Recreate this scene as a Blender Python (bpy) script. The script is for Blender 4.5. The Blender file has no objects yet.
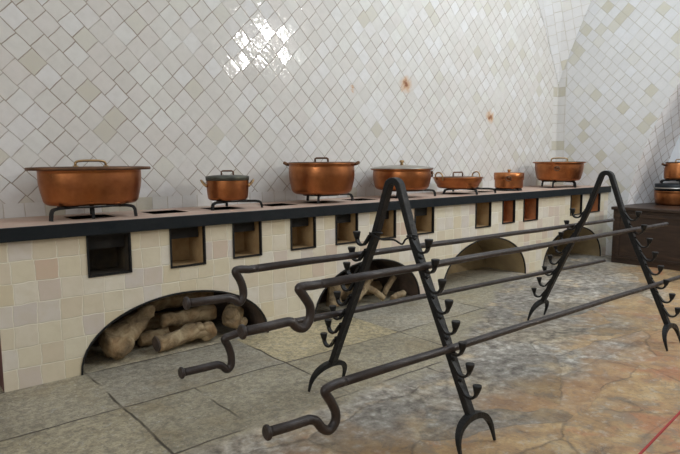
import bpy, bmesh, math, random
from mathutils import Vector, Matrix, noise
from mathutils.geometry import tessellate_polygon
PI = math.pi
rnd = random.Random(7)
scene = bpy.context.scene
col = scene.collection
scene.view_settings.view_transform = 'Standard'
scene.view_settings.look = 'None'
scene.view_settings.gamma = 1.0
scene.view_settings.use_curve_mapping = False
scene.view_settings.exposure = 0.0

# ------------------------------------------------------------------ camera
cam_d = bpy.data.cameras.new('camera')
cam = bpy.data.objects.new('camera', cam_d)
col.objects.link(cam)
right = Vector((0.767507, -0.641009, -0.006358))
down = Vector((-0.077832, -0.083337, -0.993477))
fwd = Vector((0.636298, 0.762996, -0.113853))
m = Matrix.Identity(4)
for i in range(3):
    m[i][0] = right[i]; m[i][1] = -down[i]; m[i][2] = -fwd[i]
m[2][3] = 1.45
cam.matrix_world = m
cam_d.sensor_width = 36.0
cam_d.lens = 576.88 / 680 * 36
cam_d.clip_start = 0.05
scene.camera = cam


# ------------------------------------------------------------------ node helpers
class NT:
    def __init__(s, mat):
        s.t = mat.node_tree
        s.n = s.t.nodes

    def node(s, typ, **kw):
        nd = s.n.new(typ)
        for k, v in kw.items():
            setattr(nd, k, v)
        return nd

    def put(s, sock, v):
        if v is None:
            return
        if isinstance(v, bpy.types.NodeSocket):
            s.t.links.new(v, sock)
        elif isinstance(v, (tuple, list)):
            v = tuple(v)
            n = len(sock.default_value)
            if len(v) == 3 and n == 4:
                v = v + (1,)
            sock.default_value = v
        else:
            sock.default_value = v

    def math(s, op, a, b=None, c=None, clamp=False):
        nd = s.node('ShaderNodeMath', operation=op, use_clamp=clamp)
        for i, v in enumerate((a, b, c)):
            if v is not None:
                s.put(nd.inputs[i], v)
        return nd.outputs[0]

    def mix(s, fac, a, b, blend='MIX'):
        nd = s.node('ShaderNodeMix', data_type='RGBA', blend_type=blend)
        s.put(nd.inputs[0], fac); s.put(nd.inputs[6], a); s.put(nd.inputs[7], b)
        return nd.outputs[2]

    def ramp(s, fac, stops, interp='LINEAR'):
        nd = s.node('ShaderNodeValToRGB')
        cr = nd.color_ramp
        cr.interpolation = interp
        while len(cr.elements) < len(stops):
            cr.elements.new(0.5)
        for e, (p, c) in zip(cr.elements, stops):
            e.position = p
            e.color = tuple(c) + (1,) if len(c) == 3 else c
        s.put(nd.inputs[0], fac)
        return nd.outputs[0]

    def noise(s, vec, scale, detail=3, rough=0.5, dist=0.0):
        nd = s.node('ShaderNodeTexNoise')
        if vec is not None:
            s.put(nd.inputs['Vector'], vec)
        nd.inputs['Scale'].default_value = scale
        nd.inputs['Detail'].default_value = detail
        nd.inputs['Roughness'].default_value = rough
        nd.inputs['Distortion'].default_value = dist
        return nd.outputs[0]

    def smooth(s, v, a, b):
        nd = s.node('ShaderNodeMapRange', interpolation_type='SMOOTHSTEP')
        s.put(nd.inputs[0], v)
        nd.inputs[1].default_value = a; nd.inputs[2].default_value = b
        nd.inputs[3].default_value = 0; nd.inputs[4].default_value = 1
        return nd.outputs[0]


def new_mat(name):
    mt = bpy.data.materials.new(name)
    mt.use_nodes = True
    nt = NT(mt)
    bsdf = nt.n['Principled BSDF']
    return mt, nt, bsdf


def bump(nt, bsdf, h, strength, dist=0.01):
    b = nt.node('ShaderNodeBump')
    b.inputs['Strength'].default_value = strength
    b.inputs['Distance'].default_value = dist
    nt.put(b.inputs['Height'], h)
    nt.put(bsdf.inputs['Normal'], b.outputs[0])


def obj_co(nt):
    return nt.node('ShaderNodeTexCoord').outputs['Object']


def tile_mat(name, ramp_stops, grout, size=0.14, diag=False, jitter=0.25, gw=0.022, rough=0.075,
             tilt=0.9, wobble=0.03, chips=(), big=None):
    mt, nt, b = new_mat(name)
    uv = nt.node('ShaderNodeUVMap', uv_map='UVMap').outputs[0]
    mp = nt.node('ShaderNodeMapping', vector_type='POINT')
    nt.put(mp.inputs['Vector'], uv)
    if diag:
        mp.inputs['Rotation'].default_value = (0, 0, PI / 4)
    mp.inputs['Scale'].default_value = (1 / size, 1 / size, 1)
    # hand-set wobble
    wn = nt.node('ShaderNodeTexNoise'); wn.inputs['Scale'].default_value = 0.9; wn.inputs['Detail'].default_value = 3
    nt.put(wn.inputs['Vector'], mp.outputs[0])
    vm = nt.node('ShaderNodeVectorMath', operation='MULTIPLY_ADD')
    nt.put(vm.inputs[0], wn.outputs[1]); vm.inputs[1].default_value = (wobble * 4,) * 3
    nt.put(vm.inputs[2], mp.outputs[0])
    sp = nt.node('ShaderNodeSeparateXYZ'); nt.put(sp.inputs[0], vm.outputs[0])
    u, v = sp.outputs[0], sp.outputs[1]
    row = nt.math('FLOOR', v)
    wr = nt.node('ShaderNodeTexWhiteNoise', noise_dimensions='1D'); nt.put(wr.inputs['W'], row)
    u = nt.math('MULTIPLY_ADD', wr.outputs[0], jitter, u)
    cu = nt.math('FLOOR', u)
    fu, fv = nt.math('FRACT', u), nt.math('FRACT', v)
    cmb = nt.node('ShaderNodeCombineXYZ'); nt.put(cmb.inputs[0], cu); nt.put(cmb.inputs[1], row)
    wt = nt.node('ShaderNodeTexWhiteNoise', noise_dimensions='2D'); nt.put(wt.inputs['Vector'], cmb.outputs[0])
    rc = nt.node('ShaderNodeSeparateColor'); nt.put(rc.inputs[0], wt.outputs[1])
    c = nt.ramp(wt.outputs[0], ramp_stops)
    # cloudiness inside a tile
    cl = nt.noise(mp.outputs[0], 1.7, 4, 0.6)
    c = nt.mix(nt.math('MULTIPLY', nt.smooth(cl, 0.35, 0.75), 0.35), c, tuple(x * 0.86 for x in ramp_stops[0][1]))
    if big:
        bn = nt.noise(uv, 0.55, 3, 0.6)
        c = nt.mix(nt.math('MULTIPLY', nt.smooth(bn, 0.4, 0.7), big[1]), c, big[0], 'MULTIPLY')
    eu = nt.math('MINIMUM', fu, nt.math('SUBTRACT', 1.0, fu))
    ev = nt.math('MINIMUM', fv, nt.math('SUBTRACT', 1.0, fv))
    e = nt.math('MINIMUM', eu, ev)
    gn = nt.noise(mp.outputs[0], 0.7, 2)
    gwv = nt.math('MULTIPLY_ADD', gn, gw * 1.6, gw * 0.2)
    g = nt.math('SUBTRACT', 1.0, nt.smooth(nt.math('SUBTRACT', e, gwv), -0.012, 0.012))
    c = nt.mix(nt.math('MULTIPLY', g, nt.smooth(nt.noise(mp.outputs[0], 0.35, 2), 0.2, 0.55)), c, grout)
    rg = nt.math('MULTIPLY_ADD', g, 0.5, rough)
    for (px, py, pr) in chips:     # places where the glaze has fallen off
        d = nt.node('ShaderNodeVectorMath', operation='DISTANCE')
        nt.put(d.inputs[0], uv); d.inputs[1].default_value = (px, py, 0)
        dd = nt.math('MULTIPLY_ADD', nt.math('SUBTRACT', nt.noise(uv, 14, 3, 0.6), 0.5), 0.16, d.outputs['Value'])
        f1 = nt.math('SUBTRACT', 1.0, nt.smooth(dd, pr * 0.4, pr * 1.5))
        f2 = nt.math('SUBTRACT', 1.0, nt.smooth(dd, pr * 0.15, pr * 0.6))
        c = nt.mix(f1, c, (0.55, 0.36, 0.22)); c = nt.mix(f2, c, (0.25, 0.09, 0.035))
        rg = nt.math('MULTIPLY_ADD', f1, 0.5, rg)
    nt.put(b.inputs['Base Color'], c)
    nt.put(b.inputs['Roughness'], nt.math('MINIMUM', rg, 0.9))
    # every tile sits at its own small tilt, the glaze is wavy
    h1 = nt.math('MULTIPLY', nt.math('SUBTRACT', rc.outputs[0], 0.5), fu)
    h2 = nt.math('MULTIPLY', nt.math('SUBTRACT', rc.outputs[1], 0.5), fv)
    h = nt.math('MULTIPLY', nt.math('ADD', h1, h2), tilt)
    wave = nt.noise(mp.outputs[0], 2.4, 2, 0.5)
    h = nt.math('MULTIPLY_ADD', wave, tilt * 0.28, h)
    h = nt.math('MULTIPLY_ADD', g, -0.35, h)
    bump(nt, b, h, 0.5, 0.016)
    return mt


def simple_mat(name, c1, c2, scale=6, rough=0.5, metal=0.0, bs=0.0, bscale=20, rough2=None, detail=4, spec=None):
    mt, nt, b = new_mat(name)
    co = obj_co(nt)
    n = nt.noise(co, scale, detail, 0.6)
    nt.put(b.inputs['Base Color'], nt.mix(nt.smooth(n, 0.3, 0.7), c1, c2))
    nt.put(b.inputs['Metallic'], metal)
    if rough2 is None:
        b.inputs['Roughness'].default_value = rough
    else:
        n2 = nt.noise(co, scale * 1.7, 3, 0.6)
        nt.put(b.inputs['Roughness'], nt.math('MULTIPLY_ADD', nt.smooth(n2, 0.3, 0.7), rough2 - rough, rough))
    if spec is not None:
        b.inputs['Specular IOR Level'].default_value = spec
    if bs:
        bump(nt, b, nt.noise(co, bscale, 4, 0.6), bs, 0.02)
    return mt


MT = {}
MT['wall'] = tile_mat('white glazed tile laid diagonally',
                      [(0.0, (0.644, 0.618, 0.574)), (0.30, (0.687, 0.670, 0.626)), (0.55, (0.670, 0.635, 0.592)), (0.80, (0.722, 0.713, 0.696)),
                       (0.92, (0.696, 0.687, 0.635)), (0.965, (0.626, 0.600, 0.522)), (1.0, (0.574, 0.539, 0.452))],
                      (0.31, 0.25, 0.19), diag=True, jitter=0.3, gw=0.020,
                      chips=((5.107, 2.343, 0.09), (6.828, 2.043, 0.075), (4.254, 2.243, 0.025)))
MT['wall_end'] = tile_mat('white glazed tile laid diagonally on end wall',
                          [(0.0, (0.720, 0.711, 0.693)), (0.6, (0.684, 0.675, 0.657)), (0.80, (0.738, 0.738, 0.738)),
                           (0.86, (0.693, 0.675, 0.621)), (0.90, (0.612, 0.585, 0.486)), (1.0, (0.576, 0.540, 0.432))],
                          (0.50, 0.46, 0.38), diag=True, jitter=0.35, gw=0.020)
MT['wall_reveal'] = tile_mat('dull greyish pink tile of the arch reveal',
                             [(0.0, (0.80, 0.78, 0.77)), (0.5, (0.84, 0.83, 0.83)), (1.0, (0.74, 0.70, 0.67))],
                             (0.36, 0.29, 0.24), diag=True, jitter=0.3, gw=0.03)
MT['wall_band'] = tile_mat('white glazed square border tile',
                           [(0.0, (0.702, 0.684, 0.648)), (0.6, (0.666, 0.648, 0.612)), (0.8, (0.720, 0.711, 0.693)),
                            (0.86, (0.558, 0.522, 0.414)), (1.0, (0.540, 0.504, 0.405))],
                           (0.46, 0.41, 0.33), jitter=0.1, gw=0.018)
MT['stove_tile'] = tile_mat('cream square tile of the stove front',
                            [(0.0, (0.66, 0.57, 0.40)), (0.25, (0.71, 0.65, 0.50)), (0.5, (0.66, 0.57, 0.43)), (0.7, (0.74, 0.69, 0.58)),
                             (0.85, (0.64, 0.58, 0.52)), (1.0, (0.62, 0.47, 0.35))],
                            (0.78, 0.73, 0.60), jitter=0.12, gw=0.022, rough=0.3, tilt=0.5, wobble=0.05)
MT['copper'] = simple_mat('hammered copper', (0.46, 0.18, 0.066), (0.29, 0.108, 0.044), 5, 0.27, 1.0, 0.06, 34, 0.42)
MT['copper_dark'] = simple_mat('tarnished copper', (0.20, 0.10, 0.055), (0.11, 0.065, 0.04), 7, 0.42, 0.9, 0.05, 40, 0.55)
MT['brass'] = simple_mat('brass handle', (0.52, 0.34, 0.17), (0.36, 0.24, 0.12), 12, 0.35, 1.0)
MT['tin'] = simple_mat('tinned lid metal', (0.50, 0.47, 0.42), (0.36, 0.33, 0.29), 6, 0.38, 1.0)
MT['verdigris'] = simple_mat('dull green brown lid metal', (0.13, 0.13, 0.10), (0.075, 0.08, 0.07), 9, 0.45, 0.8)
MT['iron'] = simple_mat('black forged iron', (0.007, 0.008, 0.009), (0.014, 0.013, 0.012), 14, 0.40, 0.0, 0.25, 30, 0.6, spec=.32)
MT['rod_iron'] = simple_mat('brown worn spit iron', (0.022, 0.016, 0.014), (0.042, 0.031, 0.027), 12, 0.34, 0.1, 0.2, 26, 0.5, spec=.5)
MT['edge_iron'] = simple_mat('dark painted iron edging', (0.006, 0.010, 0.013), (0.011, 0.014, 0.017), 9, 0.42, 0.0, 0.1, 20, spec=.25)
MT['black_iron'] = simple_mat('dull black iron', (0.010, 0.010, 0.010), (0.018, 0.016, 0.014), 9, 0.8, 0, 0.1, 20)
MT['worktop'] = simple_mat('worn pinkish clay worktop', (0.50, 0.33, 0.25), (0.56, 0.44, 0.35), 5, 0.6, 0, 0.2, 30, None, 6)
MT['arch_in'] = simple_mat('ochre plaster of the fuel arch', (0.36, 0.27, 0.14), (0.27, 0.20, 0.11), 5, 0.8, 0, 0.4, 18, None, 6)
MT['soot_arch'] = simple_mat('sooty brick of the fuel arch', (0.12, 0.08, 0.055), (0.055, 0.042, 0.034), 5, 0.85, 0, 0.5, 16, None, 6)
MT['niche_tan'] = simple_mat('tan plaster firebox lining', (0.50, 0.35, 0.18), (0.40, 0.26, 0.125), 9, 0.75, 0, 0.3, 25)
MT['niche_rust'] = simple_mat('orange brick firebox lining', (0.50, 0.20, 0.075), (0.36, 0.14, 0.055), 8, 0.7, 0, 0.3, 25)
MT['niche_soot'] = simple_mat('sooty firebox lining', (0.040, 0.034, 0.026), (0.075, 0.055, 0.030), 8, 0.8, 0, 0.3, 25)
MT['wood_chest'] = None
MT['log'] = None
MT['brick_end'] = simple_mat('reddish brown plaster', (0.20, 0.10, 0.085), (0.14, 0.075, 0.065), 6, 0.7, 0, 0.3, 20)
MT['rope'] = simple_mat('red rope', (0.46, 0.018, 0.014), (0.38, 0.015, 0.012), 40, 0.55)
MT['plain_tile'] = simple_mat('off white wall finish', (0.74, 0.73, 0.70), (0.68, 0.67, 0.63), 2, 0.5)
MT['white_plaster'] = simple_mat('white lime plaster of recess', (0.82, 0.84, 0.86), (0.76, 0.78, 0.80), 3, 0.7, 0, 0.1, 12)
MT['window_frame'] = simple_mat('grey window frame', (0.30, 0.29, 0.27), (0.25, 0.24, 0.22), 8, 0.5)


def mk_wood():
    mt, nt, b = new_mat('dark brown chest wood')
    co = obj_co(nt)
    mp = nt.node('ShaderNodeMapping'); nt.put(mp.inputs['Vector'], co); mp.inputs['Scale'].default_value = (6, 1.0, 9)
    n = nt.noise(mp.outputs[0], 3, 5, 0.65, 0.6)
    c = nt.ramp(n, [(0.3, (0.018, 0.010, 0.007)), (0.55, (0.042, 0.023, 0.014)), (0.8, (0.085, 0.046, 0.027))])
    nt.put(b.inputs['Base Color'], c)
    b.inputs['Roughness'].default_value = 0.42
    bump(nt, b, n, 0.15, 0.01)
    return mt


def mk_log():
    mt, nt, b = new_mat('dry grey brown root wood')
    co = obj_co(nt)
    n = nt.noise(co, 9, 6, 0.65, 0.8)
    c = nt.ramp(n, [(0.3, (0.07, 0.048, 0.026)), (0.5, (0.26, 0.185, 0.10)), (0.72, (0.48, 0.38, 0.23))])
    n2 = nt.noise(co, 3, 3, 0.6)
    c = nt.mix(nt.math('MULTIPLY', nt.smooth(n2, 0.5, 0.7), 0.45), c, (0.30, 0.16, 0.06))
    nt.put(b.inputs['Base Color'], c)
    b.inputs['Roughness'].default_value = 0.85
    bump(nt, b, nt.noise(co, 30, 5, 0.7), 0.5, 0.02)
    return mt


def mk_floor():
    mt, nt, b = new_mat('worn stone slabs and clay paving')
    co = obj_co(nt)
    sp = nt.node('ShaderNodeSeparateXYZ'); nt.put(sp.inputs[0], co)
    x, y = sp.outputs[0], sp.outputs[1]
    nz = lambda sc, d=4, r=0.6, di=0.0: nt.noise(co, sc, d, r, di)
    # slabs: three courses along the stove, each with its own joints
    wob = nt.math('MULTIPLY', nt.math('SUBTRACT', nz(1.6, 3), 0.5), 0.10)
    yy = nt.math('ADD', nt.math('DIVIDE', nt.math('SUBTRACT', y, 4.08), 0.72), wob)
    row = nt.math('FLOOR', yy)
    wr = nt.node('ShaderNodeTexWhiteNoise', noise_dimensions='1D'); nt.put(wr.inputs['W'], row)
    xx = nt.math('ADD', nt.math('DIVIDE', nt.math('SUBTRACT', x, 1.11), 1.17), nt.math('MULTIPLY', wob, 0.6))
    xx = nt.math('ADD', xx, nt.math('MULTIPLY', nt.math('LESS_THAN', row, -2.5), 0.4))
    cx = nt.math('FLOOR', xx)
    fx, fy = nt.math('FRACT', xx), nt.math('FRACT', yy)
    e = nt.math('MINIMUM', nt.math('MULTIPLY', nt.math('MINIMUM', fx, nt.math('SUBTRACT', 1.0, fx)), 1.17),
                nt.math('MULTIPLY', nt.math('MINIMUM', fy, nt.math('SUBTRACT', 1.0, fy)), 0.72))
    extra = nt.math('ADD', nt.math('ABSOLUTE', nt.math('SUBTRACT', nt.math('ADD', x, nt.math('MULTIPLY', wob, .6)), 1.57)),
                    nt.math('MULTIPLY', nt.math('SUBTRACT', 1.0, nt.math('COMPARE', row, -2.0, 0.1)), 1.0))
    e = nt.math('MINIMUM', e, extra)
    joint = nt.math('SUBTRACT', 1.0, nt.smooth(e, 0.003, 0.011))
    joint = nt.math('MULTIPLY', joint, nt.smooth(nz(1.3, 3), 0.40, 0.56))
    cb = nt.node('ShaderNodeCombineXYZ'); nt.put(cb.inputs[0], cx); nt.put(cb.inputs[1], row)
    wt = nt.node('ShaderNodeTexWhiteNoise', noise_dimensions='2D'); nt.put(wt.inputs['Vector'], cb.outputs[0])
    slab = nt.ramp(wt.outputs[0], [(0.0, (0.42, 0.38, 0.28)), (0.35, (0.52, 0.45, 0.30)), (0.6, (0.44, 0.40, 0.31)), (0.8, (0.62, 0.52, 0.33)), (1.0, (0.48, 0.45, 0.38))])
    gr = nz(20, 8, 0.78)
    tan = nt.math('MULTIPLY', nt.math('COMPARE', cx, 1.0, 0.1), nt.math('COMPARE', row, -1.0, 0.1))
    slab = nt.mix(tan, slab, (0.66, 0.55, 0.33))
    slab = nt.mix(nt.smooth(gr, 0.40, 0.60), nt.mix(0.6, slab, (0.14, 0.125, 0.10)), slab)
    slab = nt.mix(nt.math('MULTIPLY', nt.smooth(nz(11, 5, 0.7, 0.5), 0.55, 0.72), 0.6), slab, (0.47, 0.45, 0.40))
    slab = nt.mix(nt.math('MULTIPLY', nt.smooth(nz(2.2, 4, 0.6), 0.5, 0.66), 0.35), slab, (0.33, 0.25, 0.13))
    slab = nt.mix(nt.math('MULTIPLY', nt.smooth(nz(58, 4, 0.6), 0.52, 0.64), 0.55), slab, (0.16, 0.14, 0.11))
    slab = nt.mix(nt.math('MULTIPLY', nt.smooth(nz(42, 5, 0.65), 0.60, 0.68), 0.7), slab, (0.66, 0.63, 0.56))
    slab = nt.mix(nt.math('MULTIPLY', nt.smooth(nz(1.7, 5, 0.65, 0.4), 0.42, 0.62), 0.45), slab, nt.mix(1.0, slab, (0.62, 0.60, 0.56), 'MULTIPLY'))
    # grey, pitted and scoured band in the middle of the room
    vo = nz(13, 8, 0.72, 0.15)
    grey = nt.ramp(vo, [(0.34, (0.10, 0.085, 0.07)), (0.45, (0.24, 0.215, 0.18)), (0.56, (0.385, 0.355, 0.305)), (0.68, (0.66, 0.63, 0.57))])
    grey = nt.mix(nt.smooth(nz(3.2, 4, 0.65), 0.52, 0.68), grey, nt.mix(nt.smooth(vo, 0.35, 0.65), (0.30, 0.23, 0.15), (0.62, 0.50, 0.33)))
    grey = nt.mix(nt.math('MULTIPLY', nt.smooth(nz(1.1, 4, 0.6), 0.45, 0.62), 0.55), grey, nt.mix(nt.smooth(vo, 0.38, 0.6), (0.20, 0.155, 0.10), (0.52, 0.43, 0.29)))
    grey = nt.mix(nt.smooth(nz(5.5, 6, 0.7, 0.3), 0.58, 0.70), grey, (0.13, 0.11, 0.09))
    # clay paving nearer the viewer
    cw = nt.node('ShaderNodeMapping'); nt.put(cw.inputs['Vector'], co)
    n1 = nz(4.5, 5, 0.7, 0.6)
    clay = nt.ramp(n1, [(0.30, (0.15, 0.10, 0.06)), (0.43, (0.36, 0.225, 0.11)), (0.55, (0.46, 0.305, 0.145)), (0.72, (0.56, 0.42, 0.24))])
    clay = nt.mix(nt.math('MULTIPLY', nt.smooth(nz(2.1, 4, 0.65, 0.8), 0.55, 0.68), 0.85), clay, (0.42, 0.18, 0.085))
    clay = nt.mix(nt.math('MULTIPLY', nt.smooth(nz(30, 5, 0.7), 0.5, 0.7), 0.45), clay, (0.14, 0.095, 0.06))
    clay = nt.mix(nt.math('MULTIPLY', nt.smooth(nz(5.5, 6, 0.72, 0.8), 0.52, 0.62), 0.65), clay, (0.24, 0.195, 0.145))
    clay = nt.mix(nt.math('MULTIPLY', nt.smooth(vo, 0.53, 0.64), 0.5), clay, (0.50, 0.45, 0.37))
    clay = nt.mix(nt.math('MULTIPLY', nt.smooth(nz(24, 6, 0.75), 0.52, 0.66), 0.5), clay, (0.17, 0.125, 0.085))
    # irregular flags in the worn part
    wv = nt.node('ShaderNodeTexNoise'); wv.inputs['Scale'].default_value = 2.5; wv.inputs['Detail'].default_value = 4
    nt.put(wv.inputs['Vector'], co)
    vm = nt.node('ShaderNodeVectorMath', operation='MULTIPLY_ADD')
    nt.put(vm.inputs[0], wv.outputs[1]); vm.inputs[1].default_value = (.30, .30, 0); nt.put(vm.inputs[2], co)
    mpv = nt.node('ShaderNodeMapping'); nt.put(mpv.inputs['Vector'], vm.outputs[0]); mpv.inputs['Scale'].default_value = (1.5, 2.3, 0)
    v1 = nt.node('ShaderNodeTexVoronoi', feature='DISTANCE_TO_EDGE', voronoi_dimensions='2D'); nt.put(v1.inputs['Vector'], mpv.outputs[0]); v1.inputs['Scale'].default_value = 1.0
    v2 = nt.node('ShaderNodeTexVoronoi', voronoi_dimensions='2D'); nt.put(v2.inputs['Vector'], mpv.outputs[0]); v2.inputs['Scale'].default_value = 1.0
    crnd = nt.node('ShaderNodeSeparateColor'); nt.put(crnd.inputs[0], v2.outputs['Color'])
    crack = nt.math('MULTIPLY', nt.math('SUBTRACT', 1.0, nt.smooth(v1.outputs['Distance'], 0.004, 0.028)), nt.smooth(nz(1.8, 3), 0.38, 0.56))
    tone = nt.math('MULTIPLY_ADD', crnd.outputs[0], 0.45, 0.74)
    tc = nt.node('ShaderNodeCombineColor')
    for k in range(3):
        nt.put(tc.inputs[k], tone)
    grey = nt.mix(1.0, grey, tc.outputs[0], 'MULTIPLY'); clay = nt.mix(1.0, clay, tc.outputs[0], 'MULTIPLY')
    clay = nt.mix(nt.math('MULTIPLY', nt.smooth(crnd.outputs[2], 0.66, 0.72), 0.22), clay, (0.40, 0.17, 0.085))
    # where each lies (worn, ragged limits)
    rag = nt.math('MULTIPLY', nt.math('SUBTRACT', nz(1.3, 5, 0.65), 0.5), 1.5)
    rag2 = nt.math('MULTIPLY', nt.math('SUBTRACT', nz(2.6, 5, 0.7), 0.5), 1.3)
    lim = nt.math('ADD', nt.math('ADD', y, rag2), 0.0)
    f_slab = nt.smooth(nt.math('ADD', nt.math('ADD', y, nt.math('MULTIPLY', rag2, 0.35)), nt.math('MULTIPLY', nt.math('MAXIMUM', nt.math('SUBTRACT', x, 3.2), 0.0), -0.52)), 2.50, 2.66)
    f_clay = nt.math('SUBTRACT', 1.0, nt.smooth(nt.math('ADD', nt.math('ADD', nt.math('MULTIPLY_ADD', crnd.outputs[1], 0.4, -0.12), nt.math('ADD', y, rag)), nt.math('MULTIPLY', nt.math('ABSOLUTE', nt.math('SUBTRACT', x, 3.0)), -0.32)), 1.5, 2.0))
    c = nt.mix(f_slab, grey, slab)
    c = nt.mix(f_clay, c, clay)
    jm = nt.math('MULTIPLY', joint, nt.math('MULTIPLY_ADD', f_slab, 0.75, 0.2))
    c = nt.mix(jm, c, (0.055, 0.042, 0.03))
    ck = nt.math('MULTIPLY', crack, nt.math('MULTIPLY_ADD', f_slab, -0.42, 0.42))
    c = nt.mix(ck, c, (0.085, 0.066, 0.046))
    jm = nt.math('ADD', jm, nt.math('MULTIPLY', ck, 0.6))
    nt.put(b.inputs['Base Color'], c)
    nt.put(b.inputs['Roughness'], nt.math('MULTIPLY_ADD', nz(5, 4), 0.3, 0.40))
    h = nt.math('MULTIPLY_ADD', jm, -1.2, nt.math('MULTIPLY_ADD', gr, 0.35, nt.math('MULTIPLY', nz(7, 5, 0.7), 0.8)))
    bump(nt, b, h, 0.55, 0.02)
    return mt


MT['wood_chest'] = mk_wood()
MT['log'] = mk_log()
MT['floor'] = mk_floor()


# ------------------------------------------------------------------ mesh helpers
class MB:
    """collects shapes into one mesh"""
    def __init__(s):
        s.bm = bmesh.new()
        s.uv = s.bm.loops.layers.uv.new('UVMap')
        s.mats = []
        s.smooth = True

    def face(s, pts, mi=0, uvs=None, smooth=False):
        vs = [s.bm.verts.new(p) for p in pts]
        f = s.bm.faces.new(vs)
        f.material_index = mi
        f.smooth = smooth
        if uvs:
            for l, t in zip(f.loops, uvs):
                l[s.uv].uv = t
        return f

    def box(s, x0, x1, y0, y1, z0, z1, mi=0, mat=None, bev=0.0):
        r = bmesh.ops.create_cube(s.bm, size=1.0)
        vs = r['verts']
        for v in vs:
            v.co = Vector((x0 + (v.co.x + .5) * (x1 - x0), y0 + (v.co.y + .5) * (y1 - y0), z0 + (v.co.z + .5) * (z1 - z0)))
        es = list({e for v in vs for e in v.link_edges})
        if bev:
            rr = bmesh.ops.bevel(s.bm, geom=es, offset=bev, segments=2, affect='EDGES', profile=0.5)
            vs = list({v for f in rr['faces'] for v in f.verts} | {v for v in vs if v.is_valid})
        if mat:
            for v in vs:
                v.co = mat @ v.co
        return vs

    def grid(s, rows, closed_u=True, cap0=False, cap1=False, smooth=True, mi=0, caps_smooth=False):
        V = [[s.bm.verts.new(p) for p in r] for r in rows]
        n = len(V[0])
        for a, b in zip(V[:-1], V[1:]):
            for j in range(n if closed_u else n - 1):
                k = (j + 1) % n
                f = s.bm.faces.new((a[j], a[k], b[k], b[j]))
                f.smooth = smooth; f.material_index = mi
        for flag, ring, rev in ((cap0, V[0], True), (cap1, V[-1], False)):
            if flag:
                f = s.bm.faces.new(list(reversed(ring)) if rev else ring)
                f.smooth = caps_smooth; f.material_index = mi
        return V

    def lathe(s, prof, c=(0, 0, 0), sx=1.0, sy=1.0, seg=56, cap0=True, cap1=True, mi=0):
        """prof: (r, z) from bottom to top, or any path"""
        rows = []
        for r, z in prof:
            rows.append([Vector((c[0] + sx * r * math.cos(2 * PI * j / seg), c[1] + sy * r * math.sin(2 * PI * j / seg), c[2] + z)) for j in range(seg)])
        return s.grid(rows, True, cap0, cap1, True, mi)

    def tube(s, pts, rad, seg=12, caps=True, sec=None, up=None, closed=False, mi=0):
        """sweep a circle (or a section list of (a, b)) along pts; rad scalar or list"""
        P = [Vector(p) for p in pts]
        n = len(P)
        R = [rad] * n if not isinstance(rad, (list, tuple)) else list(rad)
        T = []
        for i in range(n):
            if closed:
                t = (P[(i + 1) % n] - P[i - 1])
            else:
                a, b = P[max(i - 1, 0)], P[min(i + 1, n - 1)]
                t = b - a
            T.append(t.normalized())
        u = Vector(up) if up else (Vector((0, 0, 1)) if abs(T[0].z) < 0.9 else Vector((1, 0, 0)))
        u = (u - T[0] * u.dot(T[0])).normalized()
        rows = []
        for i in range(n):
            if up:
                w = Vector(up)
                u = (w - T[i] * w.dot(T[i])).normalized()
            else:
                u = (u - T[i] * u.dot(T[i]))
                u = u.normalized() if u.length > 1e-6 else Vector((1, 0, 0))
            w = T[i].cross(u)
            if sec:
                rows.append([P[i] + u * (a * R[i]) + w * (b * R[i]) for a, b in sec])
            else:
                rows.append([P[i] + (u * math.cos(2 * PI * j / seg) + w * math.sin(2 * PI * j / seg)) * R[i] for j in range(seg)])
        if closed:
            rows.append(rows[0])
            V = [[s.bm.verts.new(p) for p in r] for r in rows[:-1]]
            V.append(V[0])
            k = len(V[0])
            for a, b in zip(V[:-1], V[1:]):
                for j in range(k):
                    f = s.bm.faces.new((a[j], a[(j + 1) % k], b[(j + 1) % k], b[j])); f.smooth = True; f.material_index = mi
            return
        s.grid(rows, True, caps, caps, not sec, mi)

    def sphere(s, c, r, sx=1, sy=1, sz=1, mi=0):
        rr = bmesh.ops.create_uvsphere(s.bm, u_segments=16, v_segments=10, radius=r)
        for v in rr['verts']:
            v.co = Vector((c[0] + v.co.x * sx, c[1] + v.co.y * sy, c[2] + v.co.z * sz))
            for f in v.link_faces:
                f.smooth = True; f.material_index = mi

    def build(s, name, mats, parent=None, loc=None, label=None, recalc=True):
        if recalc:
            bmesh.ops.recalc_face_normals(s.bm, faces=s.bm.faces[:])
        me = bpy.data.meshes.new(name)
        s.bm.to_mesh(me); s.bm.free()
        for mt in (mats if isinstance(mats, (list, tuple)) else [mats]):
            me.materials.append(mt)
        o = bpy.data.objects.new(name, me)
        col.objects.link(o)
        if parent:
            o.parent = parent
        if loc is not None:
            o.location = loc
        if label:
            o['label'] = label
        return o


def tag(o, label, cat, group=None, kind=None):
    o['label'] = label; o['category'] = cat
    if group: o['group'] = group
    if kind: o['kind'] = kind
    return o


def thing(name, label, cat, loc=(0, 0, 0), rz=0.0, group=None):
    o = bpy.data.objects.new(name, None)
    col.objects.link(o)
    o.location = loc; o.rotation_euler = (0, 0, rz)
    o.empty_display_size = 0.1
    return tag(o, label, cat, group)


def struct(o):
    o['kind'] = 'structure'
    return o


def catmull(pts, sub=6):
    P = [Vector(p) for p in pts]
    out = []
    for i in range(len(P) - 1):
        p0 = P[max(i - 1, 0)]; p1 = P[i]; p2 = P[i + 1]; p3 = P[min(i + 2, len(P) - 1)]
        for k in range(sub):
            t = k / sub
            out.append(0.5 * ((2 * p1) + (p2 - p0) * t + (2 * p0 - 5 * p1 + 4 * p2 - p3) * t * t + (3 * p1 - p0 - 3 * p2 + p3) * t ** 3))
    out.append(P[-1])
    return out


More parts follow.
